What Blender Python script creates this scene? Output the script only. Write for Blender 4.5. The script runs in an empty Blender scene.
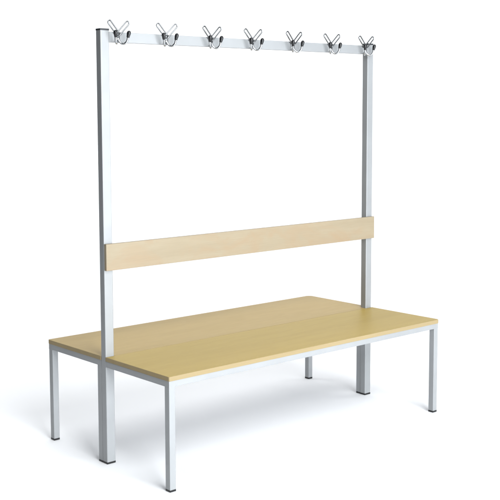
import bpy, bmesh, math, random
from mathutils import Vector, Matrix
random.seed(4)
SC = bpy.context.scene
COL = SC.collection

# ------------------------------------------------------------------ dimensions (metres)
L = 1.5            # overall frame length
DF = 0.391         # front of the front seat frame (y = -DF)
DR = 0.411         # back of the rear seat frame
H = 0.417          # seat top
T = 0.0265         # leg tube
PX, PY = 0.0385, 0.031   # post tube
WT = 0.0165        # seat board thickness
FR = 0.0225        # seat frame rail height
ZF = H - WT        # top of the frame
ZT = 1.6445        # top of the posts
CAP = 0.007
FOOT = 0.008      # plastic feet
ZR0, ZR1 = 1.5952, 1.6332
ZB0, ZB1 = 0.7465, 0.8475
BT = 0.0145

# ------------------------------------------------------------------ materials
def mat(name):
    m = bpy.data.materials.new(name); m.use_nodes = True
    nt = m.node_tree; b = nt.nodes['Principled BSDF']
    return m, nt, b

def N(nt, kind, **kw):
    n = nt.nodes.new(kind)
    for k, v in kw.items():
        if k in n.inputs: n.inputs[k].default_value = v
        else: setattr(n, k, v)
    return n

def ramp(nt, stops):
    r = nt.nodes.new('ShaderNodeValToRGB')
    cr = r.color_ramp
    while len(cr.elements) < len(stops): cr.elements.new(0.5)
    for e, (p, c) in zip(cr.elements, stops):
        e.position = p; e.color = (*c, 1)
    return r

def mix(nt, kind, fac, a, b):
    m = nt.nodes.new('ShaderNodeMix'); m.data_type = 'RGBA'; m.blend_type = kind
    for sock, v in ((m.inputs[0], fac), (m.inputs[6], a), (m.inputs[7], b)):
        if hasattr(v, 'links'): nt.links.new(v, sock)
        elif isinstance(v, tuple): sock.default_value = (*v, 1)
        else: sock.default_value = v
    return m.outputs[2]

def wood(name, light, dark, patch, patch_amt, rough, coat, seed, spec=.15, line=.6, cloud=(7, 13, 13)):
    """pale rotary-cut plywood: long soft figure, cloudy patches, fine pores"""
    m, nt, b = mat(name)
    tc = N(nt, 'ShaderNodeTexCoord')
    def mapped(s, off=0.0):
        mp = N(nt, 'ShaderNodeMapping'); mp.inputs['Scale'].default_value = s
        mp.inputs['Location'].default_value = (seed + off, seed * .37, seed * .11)
        nt.links.new(tc.outputs['Object'], mp.inputs['Vector']); return mp.outputs['Vector']
    n1 = N(nt, 'ShaderNodeTexNoise', Scale=1.0, Detail=4.0, Roughness=.55, Distortion=.6)
    nt.links.new(mapped((2.2, 26, 26)), n1.inputs['Vector'])
    r1 = ramp(nt, [(.3, dark), (.7, light)])
    nt.links.new(n1.outputs['Fac'], r1.inputs['Fac'])
    n2 = N(nt, 'ShaderNodeTexNoise', Scale=1.0, Detail=3.0, Roughness=.6, Distortion=1.2)
    nt.links.new(mapped(cloud, 3.1), n2.inputs['Vector'])
    r2 = ramp(nt, [(.45, (0, 0, 0)), (.72, (1, 1, 1))])
    nt.links.new(n2.outputs['Fac'], r2.inputs['Fac'])
    mul = N(nt, 'ShaderNodeMath', operation='MULTIPLY'); mul.inputs[1].default_value = patch_amt
    nt.links.new(r2.outputs['Color'], mul.inputs[0])
    c = mix(nt, 'MIX', mul.outputs[0], r1.outputs['Color'], patch)
    n3 = N(nt, 'ShaderNodeTexNoise', Scale=1.0, Detail=3.0, Roughness=.7)
    nt.links.new(mapped((14, 420, 420), 7.7), n3.inputs['Vector'])
    r3 = ramp(nt, [(.38, (.88, .87, .85)), (.6, (1, 1, 1))])
    nt.links.new(n3.outputs['Fac'], r3.inputs['Fac'])
    c = mix(nt, 'MULTIPLY', line, c, r3.outputs['Color'])
    nt.links.new(c, b.inputs['Base Color'])
    b.inputs['Roughness'].default_value = rough
    b.inputs['Coat Weight'].default_value = coat
    b.inputs['Coat Roughness'].default_value = .3
    b.inputs['Specular IOR Level'].default_value = spec
    bp = N(nt, 'ShaderNodeBump', Strength=.04, Distance=.001)
    nt.links.new(n3.outputs['Fac'], bp.inputs['Height'])
    nt.links.new(bp.outputs['Normal'], b.inputs['Normal'])
    return m

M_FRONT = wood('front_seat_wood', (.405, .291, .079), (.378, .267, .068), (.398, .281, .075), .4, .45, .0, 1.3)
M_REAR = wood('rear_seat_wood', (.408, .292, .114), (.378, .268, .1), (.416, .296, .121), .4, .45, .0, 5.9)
M_BACK = wood('backrest_wood', (.300, .250, .172), (.274, .224, .150), (.296, .219, .138), .85, .5, .05, 9.2, .3, .35, (6, 11, 11))

M_BAND = wood('board_edge_band', (.315, .245, .135), (.285, .22, .115), (.30, .232, .125), .4, .5, 0, 2.7, .2, .3)

def paint():
    m, nt, b = mat('silver_powder_coat')
    tc = N(nt, 'ShaderNodeTexCoord')
    n = N(nt, 'ShaderNodeTexNoise', Scale=900.0, Detail=2.0)
    nt.links.new(tc.outputs['Object'], n.inputs['Vector'])
    n2 = N(nt, 'ShaderNodeTexNoise', Scale=9.0, Detail=3.0)
    nt.links.new(tc.outputs['Object'], n2.inputs['Vector'])
    r = ramp(nt, [(.35, (.315, .323, .33)), (.65, (.333, .342, .35))])
    nt.links.new(n2.outputs['Fac'], r.inputs['Fac'])
    nt.links.new(r.outputs['Color'], b.inputs['Base Color'])
    b.inputs['Metallic'].default_value = .4
    b.inputs['Roughness'].default_value = .56
    bp = N(nt, 'ShaderNodeBump', Strength=.05, Distance=.0004)
    nt.links.new(n.outputs['Fac'], bp.inputs['Height'])
    nt.links.new(bp.outputs['Normal'], b.inputs['Normal'])
    return m
M_PAINT = paint()

def simple(name, col, metal, rough, var=.06, scale=40):
    m, nt, b = mat(name)
    tc = N(nt, 'ShaderNodeTexCoord')
    n = N(nt, 'ShaderNodeTexNoise', Scale=float(scale), Detail=3.0)
    nt.links.new(tc.outputs['Object'], n.inputs['Vector'])
    r = ramp(nt, [(.3, tuple(c * (1 - var) for c in col)), (.7, col)])
    nt.links.new(n.outputs['Fac'], r.inputs['Fac'])
    nt.links.new(r.outputs['Color'], b.inputs['Base Color'])
    b.inputs['Metallic'].default_value = metal
    b.inputs['Roughness'].default_value = rough
    return m
M_CHROME = simple('chromed_steel_wire', (.46, .47, .48), 1.0, .2, .03)
M_UNDERSIDE = simple('pale_underside_bounce', (.58, .583, .60), 0, .55, .03, 30)  # unseen underside, made pale to bounce light and clear brown from the floor shade
M_LOOP = simple('polished_steel_wire', (.22, .225, .23), 1.0, .22, .03)
M_BLACK = simple('black_plastic', (.004, .004, .005), 0, .34)
M_CAP = simple('dark_grey_plastic', (.03, .032, .036), 0, .4)
M_FLOOR = simple('white_studio_sweep', (.885, .884, .888), 0, .9, .01, 2)

# ------------------------------------------------------------------ mesh helpers
def link(name, bm, m, parent=None, smooth=False):
    bmesh.ops.recalc_face_normals(bm, faces=bm.faces[:])
    me = bpy.data.meshes.new(name); bm.to_mesh(me); bm.free()
    me.materials.append(m)
    if smooth:
        for p in me.polygons: p.use_smooth = True
    o = bpy.data.objects.new(name, me); COL.objects.link(o)
    if parent: o.parent = parent
    return o

def box(bm, x0, x1, y0, y1, z0, z1, bev=.0012, seg=2, along=None):
    r = bmesh.ops.create_cube(bm, size=1)
    for v in r['verts']:
        v.co = Vector(((x0 + x1) / 2 + v.co.x * (x1 - x0), (y0 + y1) / 2 + v.co.y * (y1 - y0), (z0 + z1) / 2 + v.co.z * (z1 - z0)))
    if bev:
        es = list({e for v in r['verts'] for e in v.link_edges})
        if along is not None:
            es = [e for e in es if abs((e.verts[0].co - e.verts[1].co)[along]) > 1e-6]
        bmesh.ops.bevel(bm, geom=es, offset=bev, segments=seg, profile=.5, affect='EDGES')

def box_obj(name, m, parent, *a, **k):
    bm = bmesh.new(); box(bm, *a, **k); return link(name, bm, m, parent)

def rail45(name, m, parent, axis, a, b, u0, u1, z0, z1):
    return box_obj(name, m, parent, *((a, b, u0, u1) if axis == 'x' else (u0, u1, a, b)), z0, z1)

def prism(bm, pts, z0, z1, bev):
    """horizontal board from a plan outline, eased top and bottom edges"""
    vb = [bm.verts.new((x, y, z0)) for x, y in pts]
    vt = [bm.verts.new((x, y, z1)) for x, y in pts]
    fb = bm.faces.new(vb[::-1]); ft = bm.faces.new(vt)
    n = len(pts)
    for i in range(n): bm.faces.new((vb[i], vb[(i + 1) % n], vt[(i + 1) % n], vt[i]))
    bmesh.ops.bevel(bm, geom=list(fb.edges) + list(ft.edges), offset=bev, segments=3, profile=.5, affect='EDGES')

def band(o):
    o.data.materials.append(M_BAND); o.data.materials.append(M_UNDERSIDE)
    for p in o.data.polygons:
        if abs(p.normal.z) < .75: p.material_index = 1
        elif p.normal.z < 0: p.material_index = 2
    return o

def arc(cx, cy, r, a0, a1, n=7):
    return [(cx + r * math.cos(math.radians(a0 + (a1 - a0) * i / n)), cy + r * math.sin(math.radians(a0 + (a1 - a0) * i / n))) for i in range(n + 1)]

def tube(bm, path, rad, sides=12, closed_ends=True):
    path = [Vector(p) for p in path]
    rads = rad if isinstance(rad, (list, tuple)) else [rad] * len(path)
    rings = []; up = None
    for i, p in enumerate(path):
        t = (path[min(i + 1, len(path) - 1)] - path[max(i - 1, 0)]).normalized()
        if up is None:
            up = t.orthogonal().normalized()
        up = (up - t * up.dot(t)).normalized(); s = t.cross(up)
        rings.append([bm.verts.new(p + (up * math.cos(2 * math.pi * k / sides) + s * math.sin(2 * math.pi * k / sides)) * rads[i]) for k in range(sides)])
    for a, b in zip(rings, rings[1:]):
        for k in range(sides): bm.faces.new((a[k], a[(k + 1) % sides], b[(k + 1) % sides], b[k]))
    if closed_ends:
        bm.faces.new(rings[0][::-1]); bm.faces.new(rings[-1])

def smooth_path(pts, n=8):
    """Catmull-Rom through the points"""
    P = [Vector(p) for p in pts]; P = [2 * P[0] - P[1]] + P + [2 * P[-1] - P[-2]]
    out = []
    for i in range(1, len(P) - 2):
        for k in range(n):
            t = k / n
            a, b, c, d = P[i - 1:i + 3]
            out.append(.5 * ((2 * b) + (c - a) * t + (2 * a - 5 * b + 4 * c - d) * t * t + (3 * b - a - 3 * c + d) * t ** 3))
    out.append(P[-2]); return out

# ------------------------------------------------------------------ the bench
bench = bpy.data.objects.new('changing_room_bench', None); COL.objects.link(bench)
bench.empty_display_size = .2
bench['label'] = 'silver double-sided changing room bench with pale wood seats, backrest and seven coat hooks'
bench['category'] = 'bench'

# six seat-height legs, each with a black foot
def leg(x0, y0):
    o = box_obj('leg', M_PAINT, bench, x0, x0 + T, y0, y0 + T, FOOT, ZF - FR, bev=.0016, along=2)
    box_obj('foot_cap', M_BLACK, o, x0 - .0003, x0 + T + .0003, y0 - .0003, y0 + T + .0003, 0, FOOT, bev=.0015)
    return o
for x0 in (0, L - T):
    leg(x0, -DF); leg(x0, DR - T)
    # rear bench's inner leg, right behind the post
    o = box_obj('leg', M_PAINT, bench, x0 if x0 == 0 else L - PX + .002, (PX - .002) if x0 == 0 else L, PY + .0006, PY + T, FOOT, ZF - FR, bev=.0016, along=2)
    box_obj('foot_cap', M_BLACK, o, *((-.0003, PX - .002) if x0 == 0 else (L - PX + .002, L + .0003)), PY + .0004, PY + T + .0003, 0, FOOT, bev=.0015)

# seat frame: end rails and long rails under each board (butted between each other)
def frame(ya, yb):
    for x0 in (0, L - T):
        box_obj('end_rail', M_PAINT, bench, x0, x0 + T, ya, yb, ZF - FR, ZF, bev=.0008, along=1)
    box_obj('long_rail', M_PAINT, bench, T, L - T, ya, ya + T, ZF - FR, ZF, bev=.0008, along=0)
    box_obj('long_rail', M_PAINT, bench, T, L - T, yb - T, yb, ZF - FR, ZF, bev=.0008, along=0)
frame(-DF, -.0004)
frame(PY + .0006, DR)

# the two tall posts
for x0 in (0, L - PX):
    o = box_obj('post', M_PAINT, bench, x0, x0 + PX, 0, PY, FOOT, ZT - CAP, bev=.0026, along=2)
    box_obj('foot_cap', M_BLACK, o, x0 - .0003, x0 + PX + .0003, -.0003, PY + .0002, 0, FOOT, bev=.0015)
    box_obj('end_cap', M_CAP, o, x0 - .0006, x0 + PX + .0006, -.0006, PY + .0006, ZT - CAP, ZT, bev=.0015)

# seat boards
XA, XB = -.002, L + .006
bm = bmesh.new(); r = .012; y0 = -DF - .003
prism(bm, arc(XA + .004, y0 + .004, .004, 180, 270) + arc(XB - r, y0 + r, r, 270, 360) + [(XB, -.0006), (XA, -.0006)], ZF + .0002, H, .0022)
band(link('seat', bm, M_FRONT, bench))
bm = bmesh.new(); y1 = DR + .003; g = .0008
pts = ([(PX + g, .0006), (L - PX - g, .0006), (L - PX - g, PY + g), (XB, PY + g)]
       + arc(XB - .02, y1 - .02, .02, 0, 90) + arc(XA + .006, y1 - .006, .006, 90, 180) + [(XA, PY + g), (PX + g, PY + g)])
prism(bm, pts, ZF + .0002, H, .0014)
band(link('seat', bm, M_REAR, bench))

# backrest board, screwed to the front of the posts
box_obj('backrest', M_BACK, bench, .0005, L + .001, -BT, -.0003, ZB0, ZB1, bev=.0016)

# hook rail between the posts
box_obj('hook_rail', M_PAINT, bench, PX + .0002, L - PX - .0002, .0004, .022, ZR0, ZR1, bev=.0012)

# ------------------------------------------------------------------ coat hooks
WIRE = .0027
def make_hook():
    h = bm = bmesh.new()
    # screwed base plate with two screw heads
    box(bm, -.011, .011, -.0032, .0002, 1.5985, 1.6300, bev=.0012)
    for z in (1.606, 1.6245):
        bmesh.ops.create_cone(bm, cap_ends=True, segments=14, radius1=.0032, radius2=.0024, depth=.0022,
                              matrix=Matrix.Translation((0, -.0042, z)) @ Matrix.Rotation(math.radians(90), 4, 'X'))
    plate = link('coat_hook', bm, M_CHROME, bench)
    for s in (-1, 1):
        # hat loop: a hairpin of wire leaning outwards
        d = Vector((s * .70, -.06, .715)).normalized(); n = Vector((s * .715, 0, -.70)).normalized()
        base = Vector((s * .001, -.0062 - (s + 1) * .0012, 1.627)); w = .0074; ln = .0625
        p = [base - n * w - d * .004]
        p += [base - n * w + d * (ln - w) * f for f in (0, .35, .7, 1)]
        p += [base + d * (ln - w) + (-n * math.cos(math.radians(a)) + d * math.sin(math.radians(a))) * w for a in range(20, 180, 20)]
        p += [base + n * w + d * (ln - w) * f for f in (1, .7, .35, 0)] + [base + n * w - d * .004]
        bm = bmesh.new(); tube(bm, p, WIRE, 12); link('hat_loop', bm, M_LOOP, plate, True)
        # coat prong: J rod coming forward and outward, up to a black tip
        q = lambda r_, z: (s * r_ * .70, -.003 - r_ * .68, z)
        path = smooth_path([q(.002, 1.611), q(.007, 1.599), q(.016, 1.5905), q(.027, 1.5905), q(.0355, 1.599), q(.040, 1.613), q(.043, 1.624)], 7)
        bm = bmesh.new(); tube(bm, path, .0042, 14); link('prong', bm, M_CHROME, plate, True)
        a, b = Vector(q(.0395, 1.6115)), Vector(q(.0455, 1.638)); prof = [(0, .0046), (.06, .0056), (.25, .0064), (.5, .0074), (.7, .0077), (.85, .0066), (.95, .0043), (1, .0014)]
        bm = bmesh.new(); tube(bm, [a.lerp(b, f) for f, _ in prof], [r_ for _, r_ in prof], 16); link('rubber_tip', bm, M_BLACK, plate, True)
    return plate
hook = make_hook()
HX = [.0735, .2990, .5245, .7455, .9800, 1.2140, 1.4390]
for i, x in enumerate(HX):
    if i == 0: h = hook
    else:
        h = hook.copy(); COL.objects.link(h); h.parent = bench
        for ch in hook.children:
            c = ch.copy(); COL.objects.link(c); c.parent = h
    h.location = (x, 0, 0)
    h.rotation_euler = (0, 0, math.radians((1.5, -2.5, 2, -1, 3, -3, -1.5)[i]))

# ------------------------------------------------------------------ white seamless sweep
FA = Vector((.6490, .7608, 0)); FB = Vector((.7608, -.6490, 0)); O = Vector((.75, 0, 0))
prof = [(-6.0, 0), (-4, 0), (0, 0), (3.4, 0)]
R_ = 1.6
prof += [(3.4 + R_ * math.sin(math.radians(a)), R_ * (1 - math.cos(math.radians(a)))) for a in range(6, 91, 6)]
prof += [(3.4 + R_, 3.2), (3.4 + R_, 4.6)]
bm = bmesh.new(); rows = []
for a, z in prof:
    rows.append([bm.verts.new(O + FA * a + FB * b + Vector((0, 0, z))) for b in (-3.4, -2, 0, 2, 4.2)])
for r0, r1 in zip(rows, rows[1:]):
    for k in range(4): bm.faces.new((r0[k], r0[k + 1], r1[k + 1], r1[k]))
fl = link('floor', bm, M_FLOOR, None, True); fl['kind'] = 'structure'

# ------------------------------------------------------------------ lamps
def area(name, loc, target, sx, sy, power, col=(1, 1, 1)):
    l = bpy.data.lights.new(name, 'AREA'); l.shape = 'RECTANGLE'; l.size = sx; l.size_y = sy; l.energy = power; l.color = col
    o = bpy.data.objects.new(name, l); COL.objects.link(o); o.location = loc
    o.rotation_euler = (Vector(target) - Vector(loc)).to_track_quat('-Z', 'Y').to_euler()
    return o
area('key_softbox', (-.6, -4.5, 3.8), (.7, 0, .3), 2.6, 2.8, 360, (.95, .98, 1))
area('front_fill', (.8, -4.8, 1.0), (.75, 0, .4), 4.6, 1.7, 350, (.92, .965, 1))  # added low fill, out of frame, to lighten the shade under the bench
area('overhead_fill', (-.3, 1.3, 5.2), (-.3, 1.2, 0), 3.4, 3.4, 95, (.95, .98, 1))  # added out of frame, brightens the floor at the left rear
bl = O + FA * 1.6 + Vector((0, 0, 4.4))
area('backdrop_lamp', bl, O + FA * 4.8 + Vector((0, 0, 1.2)), 6.0, 1.2, 165)

w = bpy.data.worlds.new('World'); SC.world = w; w.use_nodes = True
# world light of the unseen studio, shaped dark at left to dim left faces
wt = w.node_tree; bg = wt.nodes['Background']; bg.inputs['Strength'].default_value = .29
wc = wt.nodes.new('ShaderNodeTexCoord'); sx = wt.nodes.new('ShaderNodeSeparateXYZ')
wr = ramp(wt, [(.30, (.04, .045, .05)), (.62, (.82, .90, 1))])
wm = wt.nodes.new('ShaderNodeMapRange'); wm.inputs['From Min'].default_value = -1; wm.inputs['From Max'].default_value = 1
wt.links.new(wc.outputs['Generated'], sx.inputs[0]); wt.links.new(sx.outputs['X'], wm.inputs['Value'])
wt.links.new(wm.outputs['Result'], wr.inputs['Fac']); wt.links.new(wr.outputs['Color'], bg.inputs['Color'])

# ------------------------------------------------------------------ camera
cam = bpy.data.cameras.new('camera'); co = bpy.data.objects.new('camera', cam); COL.objects.link(co)
yaw, pit, rol = .864583251, -.0969618866, -.00530132706
f = Vector((math.cos(pit) * math.cos(yaw), math.cos(pit) * math.sin(yaw), math.sin(pit)))
rt = f.cross(Vector((0, 0, 1))).normalized(); up = rt.cross(f)
r2 = math.cos(rol) * rt + math.sin(rol) * up; u2 = -math.sin(rol) * rt + math.cos(rol) * up
Mx = Matrix((r2, u2, -f)).transposed().to_4x4(); Mx.translation = (-2.15866489, -3.21193037, 1.33990372)
co.matrix_world = Mx
cam.sensor_width = 36; cam.lens = 1037.3926 / 500 * 36
cam.shift_x = 27.933 / 500; cam.shift_y = -38.0825 / 500
cam.clip_start = .05; cam.clip_end = 100
SC.camera = co
vs = SC.view_settings; vs.view_transform = 'Standard'; vs.look = 'None'; vs.exposure = -0.1; vs.gamma = 1
